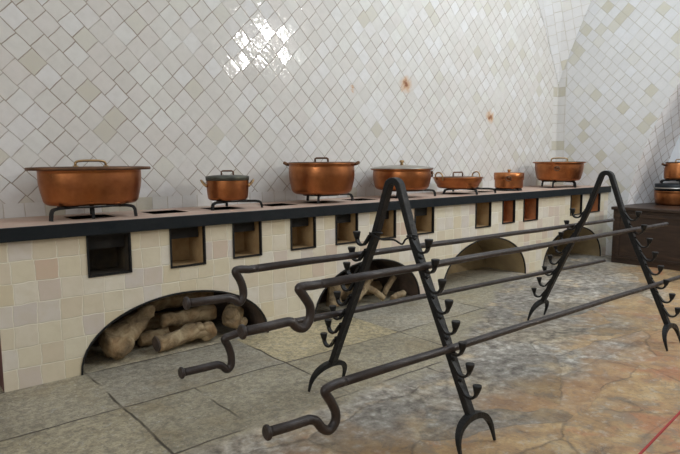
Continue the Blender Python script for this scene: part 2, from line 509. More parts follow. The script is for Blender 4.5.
# ------------------------------------------------------------------ room shell
ZT = 1.049                       # stove worktop
SX0, SX1, SY = 0.615, 8.66, 4.077
HW = 6.0
WL = Vector((-4.0, 4.70)); WC = Vector((8.66, 4.95))       # back wall runs from WL to the corner WC


def wy(x):                       # y of the back wall at x
    return WL.y + (WC.y - WL.y) * (x - WL.x) / (WC.x - WL.x)


mb = MB()
mb.face([(-4, -2.9, 0), (10.2, -2.9, 0), (10.2, 5.0, 0), (-4, 5.0, 0)])
struct(mb.build('floor', MT['floor']))

BAND = 0.145
mb = MB()
def wall_quad(x0, x1, z0, z1, mi, bandx=False):
    # uv origin so that band courses start on whole tiles
    pts = [(x0, wy(x0), z0), (x1, wy(x1), z0), (x1, wy(x1), z1), (x0, wy(x0), z1)]
    if mi == 1:
        uv = [(p[0] - (8.66 - 0.14), p[2] - ZT + 0.002) for p in pts]
    else:
        uv = [(p[0], p[2]) for p in pts]
    mb.face(pts, mi, uv)
wall_quad(-4, 8.66 - BAND, 0, ZT, 0)
wall_quad(-4, 8.66 - BAND, ZT, ZT + 0.105, 1)
wall_quad(-4, 8.66 - BAND, ZT + 0.105, HW, 0)
wall_quad(8.66 - BAND, 8.66, 0, HW, 1)
struct(mb.build('wall_back', [MT['wall'], MT['wall_band']], recalc=False))

# end wall with the wide arch of a recess
arch_in = [(3.80, 0.0), (3.795, 0.5), (3.783, 0.853), (3.725, 1.15), (3.643, 1.435), (3.565, 1.68), (3.464, 1.923), (3.335, 2.20), (3.174, 2.482),
           (2.96, 2.74), (2.68, 2.96), (2.30, 3.10), (1.85, 3.15)]
arch_in = [(p.x, p.y) for p in catmull([Vector((a, b, 0)) for a, b in arch_in], 3)]
arch_full = arch_in + [(3.7 - a, b) for a, b in reversed(arch_in[:-1])]
XE = 8.66
YR = -2.9
outer = [(WC.y, 0), (3.80, 0)]
mb = MB()
# strips of the end wall either side of and above the opening
def end_face(pts, mi=0):
    if mi == 1:
        uv = [(WC.y - y, z - ZT) for y, z in pts]
    else:
        uv = [(WC.y - y + 0.03, z) for y, z in pts]
    mb.face([(XE, y, z) for y, z in pts], mi, uv)
end_face([(WC.y, 0), (WC.y - BAND, 0), (WC.y - BAND, HW), (WC.y, HW)], 1)
y1 = WC.y - BAND
def strips(arc, yside):
    for (ya, za), (yb, zb) in zip(arc[:-1], arc[1:]):
        end_face([(yside, za), (ya, za), (yb, zb), (yside, zb)])
strips(arch_in, y1)
end_face([(y1, 3.15), (1.85, 3.15), (1.85, HW), (y1, HW)])
right_arc = [(3.7 - a, b) for a, b in arch_in]
strips(right_arc, YR)
end_face([(YR, 3.15), (1.85, 3.15), (1.85, HW), (YR, HW)])
# reveal of the arch
XR = 9.35
inn = [(a - 0.13 * (1 if a > 1.85 else -1) * min(1, abs(a - 1.85)), b - 0.02 * b / 3) for a, b in arch_full]
s_acc = 0.0
for k in range(len(arch_full) - 1):
    a0, a1, b0, b1 = arch_full[k], arch_full[k + 1], inn[k], inn[k + 1]
    ds = math.hypot(a1[0] - a0[0], a1[1] - a0[1])
    mb.face([(XE, *a0), (XR, *b0), (XR, *b1), (XE, *a1)], 2, [(0, s_acc), (XR - XE, s_acc), (XR - XE, s_acc + ds), (0, s_acc + ds)], True)
    s_acc += ds
struct(mb.build('wall_right', [MT['wall_end'], MT['wall_band'], MT['wall_reveal']], recalc=False))
mb = MB()
mb.face([(XR, 4.4, 0), (XR, -1.0, 0), (XR, -1.0, 3.6), (XR, 4.4, 3.6)], 0)
struct(mb.build('wall_recess', MT['white_plaster'], recalc=False))

# squinch filling the upper corner
mb = MB()
apex = Vector((8.655, 4.945, 2.62))
N = 14
rows = []
for i in range(N + 1):
    z = 2.62 + (HW - 2.62) * i / N
    t = z - 2.62
    xl = 8.66 - min(3.0, 0.52 * t + 0.06 * t * t)
    yr = 4.95 - min(2.2, 0.36 * t + 0.04 * t * t)
    a = Vector((xl, wy(xl) - 0.004, z)); b = Vector((8.656, yr, z))
    mid = (a + b) * 0.5 + Vector((1, 1, 0)).normalized() * (0.10 * (a - b).length)
    rows.append([a.lerp(mid, k / 4) if k < 4 else mid for k in range(5)] + [mid.lerp(b, k / 4) for k in range(1, 5)])
for r0, r1 in zip(rows[:-1], rows[1:]):
    for k in range(8):
        p = [r0[k], r0[k + 1], r1[k + 1], r1[k]]
        if (p[0] - p[1]).length < 1e-5:
            p = [p[0], p[2], p[3]]
        def UV(q):
            base = (q - Vector((8.66, 4.95, 0)))
            return (base.x * 0.707 - base.y * 0.707, q.z)
        mb.face(p, 0, [(UV(q)[0] * math.cos(.5) - UV(q)[1] * math.sin(.5), UV(q)[0] * math.sin(.5) + UV(q)[1] * math.cos(.5)) for q in p], True)
struct(mb.build('wall_corner', MT['wall_end'], recalc=False))

# the rest of the room, behind the viewer
mb = MB()
WIN = [(8.24, 8.60, 3.92, 4.54)]
YR = -2.9
x0, x1, z0, z1 = WIN[0]
for (a, b, c, d) in ((-4, 8.66, 0, z0), (-4, 8.66, z1, HW), (-4, x0, z0, z1), (x1, 8.66, z0, z1)):
    mb.face([(a, YR, c), (b, YR, c), (b, YR, d), (a, YR, d)])
struct(mb.build('wall_rear', MT['plain_tile'], recalc=False))
mb = MB()
LW = (-2.2, 1.6, 2.2, 5.0)       # unseen window added in the left wall to brighten the end wall
y0_, y1_, z0_, z1_ = LW
for (a, b, c, d) in ((YR, 4.7, 0, z0_), (YR, 4.7, z1_, HW), (YR, y0_, z0_, z1_), (y1_, 4.7, z0_, z1_)):
    mb.face([(-4, a, c), (-4, b, c), (-4, b, d), (-4, a, d)])
struct(mb.build('wall_left', MT['plain_tile'], recalc=False))
mb = MB()
for (a, b, c, d) in ((y0_, y1_, z0_, z0_ + .08), (y0_, y1_, z1_ - .08, z1_), (y0_, y0_ + .08, z0_, z1_), (y1_ - .08, y1_, z0_, z1_), (-.34, -.26, z0_, z1_), (y0_, y1_, 3.57, 3.63)):
    mb.box(-4.08, -4, a, b, c, d)
struct(mb.build('window_2', MT['window_frame']))
for i, (x0, x1, z0, z1) in enumerate(WIN):
    mb = MB()
    for (a, b, c, d) in ((x0, x1, z0, z0 + .06), (x0, x1, z1 - .06, z1), (x0, x0 + .06, z0, z1), (x1 - .06, x1, z0, z1),
                         ((x0 + x1) / 2 - .03, (x0 + x1) / 2 + .03, z0, z1), (x0, x1, (z0 + z1) / 2 - .02, (z0 + z1) / 2 + .02)):
        mb.box(a, b, YR - .08, YR, c, d)
    struct(mb.build('window_%d' % (i + 1), MT['window_frame']))


# ------------------------------------------------------------------ masonry stove
NICHES = [(1.167, 1.451, 0.676, 0.948), (1.757, 2.028, 0.666, 0.966), (2.285, 2.539, 0.679, 0.972), (2.850, 3.106, 0.686, 0.970), (3.353, 3.610, 0.684, 0.966), (3.898, 4.122, 0.684, 0.962), (4.413, 4.699, 0.684, 0.962), (5.436, 5.716, 0.672, 0.960), (5.964, 6.209, 0.684, 0.958), (6.412, 6.728, 0.680, 0.966), (7.564, 7.865, 0.682, 0.960), (8.099, 8.396, 0.689, 0.955)]
ARCHES = [(1.082, 2.590, .462), (3.09, 4.49, .487), (4.87, 6.49, .530), (6.905, 8.49, .505)]
ZE = 0.962                       # underside of the iron edging

stove = thing('masonry_stove', 'long tiled masonry stove with iron edged worktop running along the back wall', 'stove', (SX0, SY, 0))
OX, OY = SX0, SY
def L(p):                        # world point into the stove's own space
    return Vector((p[0] - OX, p[1] - OY, p[2]))

def arch_pts(x0, x1, h, n=28):
    c, a = (x0 + x1) / 2, (x1 - x0) / 2
    return [(c - a * math.cos(PI * k / n), h * math.sin(PI * k / n) ** 0.94) for k in range(n + 1)]

mb = MB()
# front face: outline follows the arches, square fireboxes are holes
bm = mb.bm
outl = [(SX0, 0.0)]
for x0, x1, h in ARCHES:
    outl += arch_pts(x0, x1, h)
outl += [(SX1, 0.0), (SX1, ZE + .03), (SX0, ZE + .03)]
loops = [[Vector((x, z, 0)) for x, z in outl]]
for x0, x1, z0, z1 in NICHES:
    loops.append([Vector((x0, z0, 0)), Vector((x0, z1, 0)), Vector((x1, z1, 0)), Vector((x1, z0, 0))])
flat = [p for lp in loops for p in lp]
tris = tessellate_polygon(loops)
vs = [bm.verts.new(L((p.x, SY, p.y))) for p in flat]
for t in tris:
    try:
        f = bm.faces.new([vs[i] for i in t])
    except ValueError:
        continue
    for l, i in zip(f.loops, t):
        l[mb.uv].uv = (flat[i].x - 0.02, flat[i].y - 0.005)
bmesh.ops.recalc_face_normals(bm, faces=bm.faces[:])
for f in bm.faces:
    if f.normal.y > 0:
        f.normal_flip()
# ends
for X, sgn in ((SX0, 1), (SX1, 1)):
    pts = [(X, SY, 0), (X, wy(X) - .005, 0), (X, wy(X) - .005, ZE + .03), (X, SY, ZE + .03)]
    mb.face([L(p) for p in pts], 1 if X == SX0 else 0, [(p[1], p[2]) for p in pts])
mb.build('tiled_body', [MT['stove_tile'], MT['brick_end']], stove, recalc=False)

# worktop with twelve fire holes
mb = MB()
HY0, HY1 = 4.34, 4.62
hx = [((a + b) / 2 - .15, (a + b) / 2 + .15) for a, b, _, _ in NICHES]
XL = -0.6                        # the worktop runs on out of view on the left
YF = SY + 0.002
mb.box(XL - OX, SX1 - .01 - OX, YF - .03 - OY, HY0 - OY, ZE + .03, ZT)
for k in range(len(hx) + 1):
    a = XL if k == 0 else hx[k - 1][1]
    b = SX1 - .01 if k == len(hx) else hx[k][0]
    mb.box(a - OX, b - OX, HY0 - OY, HY1 - OY, ZE + .03, ZT)
# rear strip, meeting the slanting wall
pts = [(XL, HY1), (SX1 - .01, HY1), (SX1 - .01, wy(SX1) - .006), (XL, wy(XL) - .006)]
lo = [L((x, y, ZE + .03)) for x, y in pts]; hi = [L((x, y, ZT)) for x, y in pts]
mb.face(hi); mb.face(list(reversed(lo)))
for k in range(4):
    mb.face([lo[k], lo[(k + 1) % 4], hi[(k + 1) % 4], hi[k]])
mb.build('worktop', MT['worktop'], stove)
mb = MB()
mb.box(XL - OX, SX1 - .03 - OX, -0.055, -0.028, ZE, ZT + .002, bev=.004)
mb.box(XL - OX, SX1 - .03 - OX, -0.030, 0.012, ZE, ZE + .03)
mb.build('iron_edging', MT['edge_iron'], stove)
# body continues left of the visible end as a recessed brown pier
mb = MB()
mb.box(XL - OX, SX0 - .005 - OX, 0.16, 0.60, 0, ZE + .03)
mb.build('pier', MT['brick_end'], stove)

nkinds = ['niche_soot', 'niche_tan', 'niche_tan', 'niche_tan', 'niche_tan', 'niche_tan', 'niche_tan', 'niche_tan', 'niche_rust', 'niche_rust', 'niche_tan', 'niche_rust']
for (x0, x1, z0, z1), kd in zip(NICHES, nkinds):
    mb = MB()
    d = 0.27
    A = [L((x, SY, z)) for x, z in ((x0, z0), (x1, z0), (x1, z1), (x0, z1))]
    B = [L((x, SY + d, z)) for x, z in ((x0, z0), (x1, z0), (x1, z1), (x0, z1))]
    for k in range(4):
        mb.face([A[k], A[(k + 1) % 4], B[(k + 1) % 4], B[k]])
    mb.face(B)
    mb.build('firebox_lining', MT[kd], stove, recalc=False)
    mb = MB()                    # iron frame round the mouth
    t, o = .008, .010
    for (a, b, c, e) in ((x0 - t, x0 + .004, z0 - t, z1 + t), (x1 - .004, x1 + t, z0 - t, z1 + t), (x0, x1, z0 - t, z0 + .004), (x0, x1, z1 - .004, z1 + t)):
        mb.box(a - OX, b - OX, -o, .02, c, e)
    mb.build('firebox_frame', MT['iron'], stove)
    if x0 > 5:
        continue
    mb = MB()                    # dark bars and a front plate across the top of the firebox
    for j in range(9):
        yy = .10 + j * .019
        mb.box(x0 + .006 - OX, x1 - .006 - OX, yy, yy + .012, z1 - .095, z1 - .070)
    mb.box(x0 + .006 - OX, x1 - .006 - OX, .085, .10, z1 - .10, z1 - .004)
    mb.build('firebox_top_bars', MT['black_iron'], stove)
for (a, b) in hx:
    mb = MB()                    # blackened pot hole
    z0 = 0.985 - .012
    P = [(a, HY0), (b, HY0), (b, HY1), (a, HY1)]
    for k in range(4):
        p, q = P[k], P[(k + 1) % 4]
        mb.face([L((*p, z0)), L((*q, z0)), L((*q, ZT - .001)), L((*p, ZT - .001))])
    mb.face([L((*p, z0)) for p in P])
    mb.build('fire_hole', MT['niche_soot'], stove, recalc=False)

for (x0, x1, h), kd, dp in zip(ARCHES, ('soot_arch', 'soot_arch', 'arch_in', 'arch_in'), (.62, .55, .62, .62)):
    mb = MB()
    ap = arch_pts(x0, x1, h)
    r0 = [L((x, SY, z)) for x, z in ap]; r1 = [L((x, SY + dp, z)) for x, z in ap]
    mb.grid([r0, r1], False, smooth=True)
    mb.face(list(reversed(r1)))
    mb.build('fuel_arch', MT[kd], stove, recalc=False)
    mb = MB()
    mb.tube([L((x, SY - .002, z)) for x, z in ap], 1.0, sec=[(-.008, -.006), (.008, -.006), (.008, .006), (-.008, .006)], up=(0, 1, 0))
    mb.build('arch_rim', MT['iron'], stove)


# ------------------------------------------------------------------ spit rack
AH, AS, Ah = 1.352, .526, .173
def sleg(z): return AS * (AH - z) / (AH - Ah)

def make_stand(label, loc, rz, dxh, wire, hooks):
    st = thing('spit_stand', label, 'spit stand', loc, rz, 'forged iron stands of the spit rack')
    # one bar bent over at the top; local -Y is the viewer's side
    path = []
    r = .045
    ang = math.atan2(AS, AH - Ah)
    zc = AH - .02 - r / math.sin(ang) * 1.0
    for k in range(0, 13):
        a = (PI / 2 - ang) * (1 - 2 * k / 12)
        path.append((0, -r * math.sin(a), AH - .012 - r + r * math.cos(a)))
    zj = path[0][2]; sj = -path[0][1]
    front = [(0, -sleg(z) + .006, z) for z in (.17, .4, .7, 1.0)]
    rear = [(0, sleg(z) - .006, z) for z in (1.0, .7, .4, .17)]
    mb = MB()
    w, t = .025, .018
    sec = [(-w, -t + .004), (-w + .004, -t), (w - .004, -t), (w, -t + .004), (w, t - .004), (w - .004, t), (-w + .004, t), (-w, t - .004)]
    pts = front + [(0, -p[1] * -1, p[2]) for p in path] + rear
    mb.tube(pts, 1.0, sec=sec, up=(1, 0, 0))
    mb.build('frame_bar', MT['iron'], st)
    # crescent feet
    for sgn in (-1, 1):
        mb = MB()
        W = .155
        cp = []
        rr = []
        n = 22
        for k in range(n + 1):
            a = PI * k / n
            cp.append((-W * math.cos(a) * (1 - .10 * (1 - math.sin(a)) * (1 if math.cos(a) < 0 else .2)), 0, .160 * math.sin(a) ** .62))
            rr.append(.006 + .014 * math.sin(a) ** .8)
        q = []
        for (x, y, z) in cp:
            q.append((x, sgn * (AS + .050 * (1 - z / .165) + .003), z + .004))
        mb.tube(q, rr, sec=[(-1.0, -.8), (1.0, -.8), (1.0, .8), (-1.0, .8)], up=(0, 1, 0))
        mb.build('foot', MT['iron'], st)
    # hooks
    for sgn, z0, dz, n in hooks:
        for k in range(n):
            zt = z0 - dz * k
            s = sleg(zt)
            d = math.tan(ang)
            mb = MB()
            hk = [(s + .0, zt + .028), (s + .026, zt - .005), (s + .045, zt - .028), (s + .066, zt - .036), (s + .090, zt - .031), (s + .104, zt - .014), (s + .107, zt + .004)]
            hp = catmull([(dxh, sgn * a, b) for a, b in hk], 4)
            mb.tube(hp, 1.0, sec=[(-.012, -.006), (.012, -.006), (.012, .006), (-.012, .006)], up=(1, 0, 0))
            tip = [(dxh, sgn * (s + .107), zt - .006), (dxh, sgn * (s + .109), zt + .012), (dxh, sgn * (s + .111), zt + .034), (dxh, sgn * (s + .111), zt + .040)]
            mb.tube(tip, [.012, .018, .0235, .0225], 10)
            mb.tube([(0, sgn * (s - .004), zt + .034), (dxh, sgn * (s + .002), zt + .030)], .012, 8)
            mb.build('hook', MT['iron'], st)
    if wire:
        mb = MB()
        sa = sleg(1.035)
        w1 = catmull([(-.03, sa + .02, 1.04), (-.035, sa * .45, 1.012), (-.035, -sa * .2, 1.018), (-.035, -sa * .62, 1.000), (-.035, -sa * .8, 1.028), (-.03, -sa - .01, 1.048)], 6)
        mb.tube(w1, .0055, 8)
        for yy, zz in ((sa - .01, 1.04), (-sa + .01, 1.048)):
            lp = [(.030 * math.cos(2 * PI * k / 16), yy + .026 * math.sin(2 * PI * k / 16), zz + .004 * math.sin(4 * PI * k / 16)) for k in range(16)]
            mb.tube(lp, .0055, 8, closed=True)
        mb.build('tie_wire', MT['iron'], st)
    return st


make_stand('black iron A shaped spit stand nearest the viewer, a tie wire across its top', (2.268, 2.25, 0), 0.05, -.028, True, ((-1, 1.0033, .09965, 8), (1, .9989, .0972, 8)))
make_stand('black iron A shaped spit stand farther off, in front of the dark chest', (4.735, 2.25, 0), .04, -.010, False, ((-1, .9976, .1031, 8), (1, .9904, .1074, 8)))

# camera rays, used only to read sizes off the plan of the rods
O_ = Vector((0, 0, 1.45))
def on_y(px, py, Y):
    d = right * ((px - 340) / 576.88) + down * ((py - 227) / 576.88) + fwd
    return O_ + d * (Y / d.y)

RR = .0205
def spit(label, y, z, y2, z2, pix, x_end):
    root = thing('roasting_spit', label, 'spit', (0, 0, 0), 0, 'spits laid across the two stands')
    P = [on_y(a, b, y) for a, b in pix]
    base = P[0].copy()
    root.location = base
    # the crank: handle, swan neck, then the straight rod
    k = len(P)
    hn = P[:3]
    mb = MB()
    neck = catmull(P[2:], 6)
    def on_line(x):
        t = (x - 2.27) / (4.735 - 2.27)
        return Vector((x, y + (y2 - y) * t, z + (z2 - z) * t))
    last = on_line(neck[-1].x)
    neck = catmull(P[2:-1] + [last], 6)
    last = on_line(last.x + .05)
    hpts = [P[0], P[1]] + neck + [on_line(last.x - .03)]
    mb.tube([p - base for p in hpts + [last]], RR, 14)
    mb.build('crank_handle', MT['rod_iron'], root)
    mb = MB()
    d0 = (P[0] - P[1]).normalized()
    mb.tube([P[0] - base - d0 * .004, P[0] - base + d0 * .004, P[0] - base + d0 * .012, P[0] - base + d0 * .017], [.022, .031, .031, .024], 16)
    mb.build('end_knob', MT['rod_iron'], root)
    mb = MB()
    end = on_line(x_end)
    n = 12
    pts = [last.lerp(end, t / n) + Vector((0, 0, .0015 * math.sin(t * 2.1))) for t in range(n + 1)]
    pts[0] = last - Vector((.004, 0, 0))
    rad = [RR - .005 * t / n for t in range(n + 1)]
    mb.tube([p - base for p in pts], rad, 14)
    mb.build('rod', MT['rod_iron'], root)
    return root

spit('iron spit with cranked end on the upper hooks of the viewer side', 1.992, .9036, 1.992, .8945,
     [(244, 331.5), (262, 328), (284, 322.5), (291, 322), (297, 327), (304, 327.5), (309.5, 319), (310, 307), (304.5, 297), (299, 289), (303, 286.5), (312, 284.7)], 5.33)
spit('iron spit with cranked end on the low hooks of the viewer side', 1.815, .505, 1.804, .482,
     [(269, 432), (290, 426), (309, 419.5), (316, 421), (322, 428), (329, 430), (335, 422), (335.5, 412), (331, 402), (325, 392), (328, 388), (337, 384.5)], 5.75)
spit('iron spit with cranked end on the upper hooks of the stove side', 2.507, .9017, 2.515, .883,
     [(188, 303), (205, 301), (228, 298), (234, 299.5), (239, 302.5), (243, 297), (243, 289), (240, 280), (235.5, 272), (239, 269.5), (248, 267.6)], 5.47)
spit('iron spit with cranked end on the low hooks of the stove side', 2.6845, .5129, 2.705, .4535,
     [(183, 372.5), (199, 369), (217, 364.5), (222, 366), (227, 369.5), (231, 365), (231, 355), (228, 346), (224.5, 339), (229, 336.5), (238, 334.6)], 5.75)


# ------------------------------------------------------------------ copper pots
def handle_arch(w, h, r, n=14, flat=0.35):
    """bail standing on its two feet along X"""
    pts = []
    for k in range(n + 1):
        a = PI * k / n
        x = -w / 2 * math.copysign(abs(math.cos(a)) ** (flat + .2), math.cos(a))
        pts.append((x, 0, h * math.sin(a) ** flat if 0 < k < n else 0))
    return pts

def pot(name, label, cat, loc, rz, prof, sx, sy, lid, lid_mat, lid_handle, sides=(), group='copper pots along the stove', body_mat='copper', lug=None):
    p = thing(name, label, cat, loc, rz, group)
    mb = MB()
    # thick walled vessel: up the outside, over the rim, down the inside
    th = .006
    outer = prof
    inner = [(max(r - th, .01), z + (th if i == 0 else 0)) for i, (r, z) in enumerate(prof)]
    inner = [q for q in inner if q[1] < prof[-1][1] - .002]
    mb.lathe(outer + [(prof[-1][0] - .003, prof[-1][1] + .003)] + list(reversed(inner)), sx=sx, sy=sy, cap0=True, cap1=True)
    mb.build('body', MT[body_mat], p)
    if lid:
        mb = MB()
        mb.lathe(lid, sx=sx, sy=sy, cap0=True, cap1=True)
        ld = mb.build('lid', MT[lid_mat], p)
        kind, w, h, r = lid_handle
        ztop = lid[-1][1]
        mb = MB()
        if kind == 'bail':
            hp = handle_arch(w, h, r)
            mb.tube([(x, y, ztop - .004 + z) for x, y, z in hp], r, 10)
            for sg in (-1, 1):
                mb.box(sg * w / 2 - .016, sg * w / 2 + .016, -.012, .012, ztop - .004, ztop + .008, bev=.003)
        elif kind == 'knob':
            mb.lathe([(w * .35, 0), (w * .3, h * .45), (w * .5, h * .6), (w * .5, h * .85), (w * .25, h)], (0, 0, ztop - .002), seg=20)
        elif kind == 'flat':
            mb.tube([(-w / 2, 0, ztop - .004), (-w / 2, 0, ztop + h * .8), (-w / 2 + .012, 0, ztop + h), (w / 2 - .012, 0, ztop + h), (w / 2, 0, ztop + h * .8), (w / 2, 0, ztop - .004)], r, 10)
        hb = MT['brass'] if kind != 'flat' else MT['copper_dark']
        h_o = mb.build('lid_handle', hb, ld)
    for (ang, kind, zz) in sides:
        mb = MB()
        rb = None
        # outer radius at that height
        for (r0, z0), (r1, z1) in zip(prof[:-1], prof[1:]):
            if z0 <= zz <= z1 and z1 > z0:
                rb = r0 + (r1 - r0) * (zz - z0) / (z1 - z0)
        rb = rb or prof[-1][0]
        ca, sa = math.cos(ang), math.sin(ang)
        C = Vector((sx * rb * ca, sy * rb * sa, zz)); T = Vector((-sa, ca, 0)); R = Vector((ca, sa, 0)); U = Vector((0, 0, 1))
        if kind == 'loop':        # drooping loop on the side
            pts = [C + T * (-.055), C + T * (-.055) + R * .018 + U * .012, C + T * (-.04) + R * .036 + U * .036, C + T * 0 + R * .042 + U * .044,
                   C + T * .04 + R * .036 + U * .036, C + T * .055 + R * .018 + U * .012, C + T * .055]
            mb.tube(catmull(pts, 4), .009, 10)
            for sg in (-1, 1):
                mb.sphere(C + T * (.055 * sg), .014)
        elif kind == 'ear':       # small flat lug standing out at the rim
            mb.tube([C - R * .006, C + R * .02 + U * .004, C + R * .042 + U * .016, C + R * .055 + U * .020], [.016, .016, .016, .012], 10)
        elif kind == 'ring':      # upright ring on the rim
            pts = [C + T * (-.06) - U * .02, C + T * (-.062) + R * .008 + U * .03, C + T * (-.04) + R * .012 + U * .062, C + R * .014 + U * .072, C + T * .04 + R * .012 + U * .062, C + T * .062 + R * .008 + U * .03, C + T * .06 - U * .02]
            mb.tube(catmull(pts, 4), .0085, 10)
        elif kind == 'drop':      # hanging ring in a lug
            mb.sphere(C + R * .006, .022, 1, 1, .9)
            pts = [C + R * .018 + T * (.034 * math.cos(a)) + U * (.030 * math.sin(a) - .014) for a in [2 * PI * k / 18 for k in range(18)]]
            mb.tube(pts, .007, 8, closed=True)
        mb.build('side_handle', MT['brass'] if kind in ('ring', 'loop') else MT['copper_dark'], p)
    return p


def trivet(label, loc, rz, ring_r, leg_r, h, angs, mat='iron', sy=1.0, bars=True):
    t = thing('iron_trivet', label, 'trivet', loc, rz, 'iron trivets under the pots')
    mb = MB()
    mb.tube([(ring_r * math.cos(2 * PI * k / 40), sy * ring_r * math.sin(2 * PI * k / 40), h - .008) for k in range(40)], 1.0, closed=True,
            sec=[(-.006, -.010), (.006, -.010), (.006, .010), (-.006, .010)], up=(0, 0, 1))
    mb.build('ring', MT[mat], t)
    for a in angs:
        if isinstance(a, tuple):
            leg_r = math.hypot(*a); a = math.atan2(a[1], a[0])
        mb = MB()
        ca, sa = math.cos(a), math.sin(a)
        rl = leg_r if not isinstance(leg_r, dict) else leg_r[a]
        pts = [(ring_r * .55 * ca, sy * ring_r * .55 * sa, h - .012), (rl * .8 * ca, sy * rl * .8 * sa, h - .012), (rl * .95 * ca, sy * rl * .95 * sa, h - .020), (rl * ca, sy * rl * sa, h - .042), (rl * 1.01 * ca, sy * rl * 1.01 * sa, .030), (rl * 1.02 * ca, sy * rl * 1.02 * sa, .0035)]
        pts = [pts[0]] + catmull(pts[1:], 4)
        mb.tube(pts, 1.0, sec=[(-.010, -.010), (.010, -.010), (.010, .010), (-.010, .010)], up=(-sa, ca, 0))
        mb.build('leg', MT[mat], t)
    return t


def rounded(r_bot, r_top, h, lip=0.0, bulge=0.0, cr=.04, lip_t=.012):
    p = [(r_bot - cr, 0)]
    for k in range(1, 7):
        a = PI / 2 * k / 6
        p.append((r_bot - cr + cr * math.sin(a), cr - cr * math.cos(a)))
    hb = h - (lip_t if lip else 0)
    for k in range(1, 9):
        t = k / 8
        p.append((r_bot + (r_top - r_bot) * t + bulge * math.sin(PI * t), cr + (hb - cr) * t))
    if lip:
        p += [(r_top + lip * .9, hb + .002), (r_top + lip, hb + lip_t * .5), (r_top + lip, h)]
    return p


HT = .098
# 1 big oval pan at the far left
trivet('black iron trivet under the big oval pan at the left end of the stove', (1.30, 4.42, ZT), 0, .21, .31, HT, ((-.30, -.15), (.265, -.17), (-.03, -.16), (.07, .22)))
h1 = .262
pot('oval_pan', 'large oval copper pan with wide rim and arched lid handle, leftmost on the stove', 'copper pan', (1.322, 4.43, ZT + HT), 0,
    rounded(.335, .358, h1, .066, .010, .05), 1.0, .70,
    [(.427, h1 - .013), (.431, h1 - .012), (.432, h1 + .005), (.424, h1 + .009), (.34, h1 + .012), (.30, h1 + .011), (.10, h1 + .011)], 'copper_dark', ('bail', .215, .048, .009))
# 2 small saucepan
trivet('black iron trivet with long legs under the small saucepan second from left', (2.46, 4.40, ZT), 0, .12, .235, .075, ((-.24, -.11), (.215, -.13), (.06, .20)))
h2 = .190
pot('stew_pot', 'small copper stew pot with looped side handles and dark lid, second from left', 'copper pot', (2.435, 4.42, ZT + .075), -.50,
    rounded(.170, .177, h2, 0, .004, .03), 1, 1,
    [(.183, h2 - .022), (.184, h2 + .008), (.180, h2 + .014), (.12, h2 + .021), (.05, h2 + .022)], 'verdigris', ('flat', .10, .035, .007),
    sides=((PI, 'loop', .125), (0, 'loop', .125)))
# 3 tall stock pot
trivet('black iron trivet under the tall stock pot third from left', (3.463, 4.43, ZT), 0, .17, .26, .085, ((-.155, -.15), (.34, -.06), (.02, .25)))
h3 = .295
pot('stock_pot', 'tall wide copper stock pot with eared rim, third from left on the stove', 'copper pot', (3.475, 4.44, ZT + .085), -.66,
    rounded(.298, .316, h3, .008, .012, .06, .010), 1, 1,
    [(.320, h3 + .001), (.322, h3 + .008), (.28, h3 + .012), (.15, h3 + .013), (.05, h3 + .013)], 'copper_dark', ('flat', .125, .036, .009),
    sides=((PI, 'ear', h3 - .012), (0, 'ear', h3 - .012)))
# 4 pan with tinned lid
trivet('black iron trivet with long legs under the grey lidded pan fourth from left', (4.62, 4.42, ZT), 0, .20, .34, .085, ((.33, -.14), (-.22, -.10), (.02, .27)))
h4 = .225
pot('lidded_pan', 'round copper pan with grey domed lid and knob, fourth from left', 'copper pan', (4.59, 4.44, ZT + .085), -.72,
    rounded(.300, .314, h4, .024, .010, .055), 1, 1,
    [(.344, h4 + .002), (.348, h4 + .008), (.338, h4 + .013), (.26, h4 + .026), (.15, h4 + .038), (.04, h4 + .043)], 'tin', ('knob', .052, .055, .01),
    sides=((0.1, 'drop', h4 - .045),))
# 5 shallow pan
trivet('black iron trivet with long legs under the shallow ring handled pan', (5.66, 4.42, ZT), -.2, .2, .36, .070, (PI * 1.05, PI * 1.40, PI * 1.80, PI * .4))
h5 = .128
pot('shallow_pan', 'shallow copper pan with two upright ring handles, fifth from left', 'copper pan', (5.53, 4.42, ZT + .070), -.15,
    rounded(.250, .288, h5, .010, .006, .04), 1, 1,
    [(.262, h5 - .004), (.264, h5 + .004), (.18, h5 + .008), (.06, h5 + .009)], 'copper_dark', ('flat', .15, .05, .008),
    sides=((PI, 'ring', h5 - .012), (0, 'ring', h5 - .012)))
# 6 casserole
h6 = .195
t6 = thing('pot_stand', 'low black stand under the small straight sided casserole', 'pot stand', (6.60, 4.43, ZT), 0)
mb = MB(); mb.lathe([(.165, .002), (.175, .006), (.16, .028), (.15, .030)], seg=40); mb.build('plate', MT['iron'], t6)
for k in range(3):
    mb = MB(); a = 2 * PI * k / 3 + .3
    mb.box(-.02, .02, -.014, .014, .0015, .028, mat=Matrix.Translation((.17 * math.cos(a), .17 * math.sin(a), 0)) @ Matrix.Rotation(a, 4, 'Z'), bev=.003)
    mb.build('foot', MT['iron'], t6)
pot('casserole', 'small straight sided copper casserole with deep lid and knob, sixth from left', 'copper pot', (6.60, 4.43, ZT + .030), -.95,
    rounded(.180, .186, h6, 0, 0, .02), 1, 1,
    [(.190, h6 - .085), (.193, h6 - .083), (.193, h6 + .004), (.186, h6 + .010), (.1, h6 + .013), (.04, h6 + .014)], 'copper', ('knob', .05, .04, .01),
    sides=((-PI / 2 - .05, 'drop', h6 - .05),))
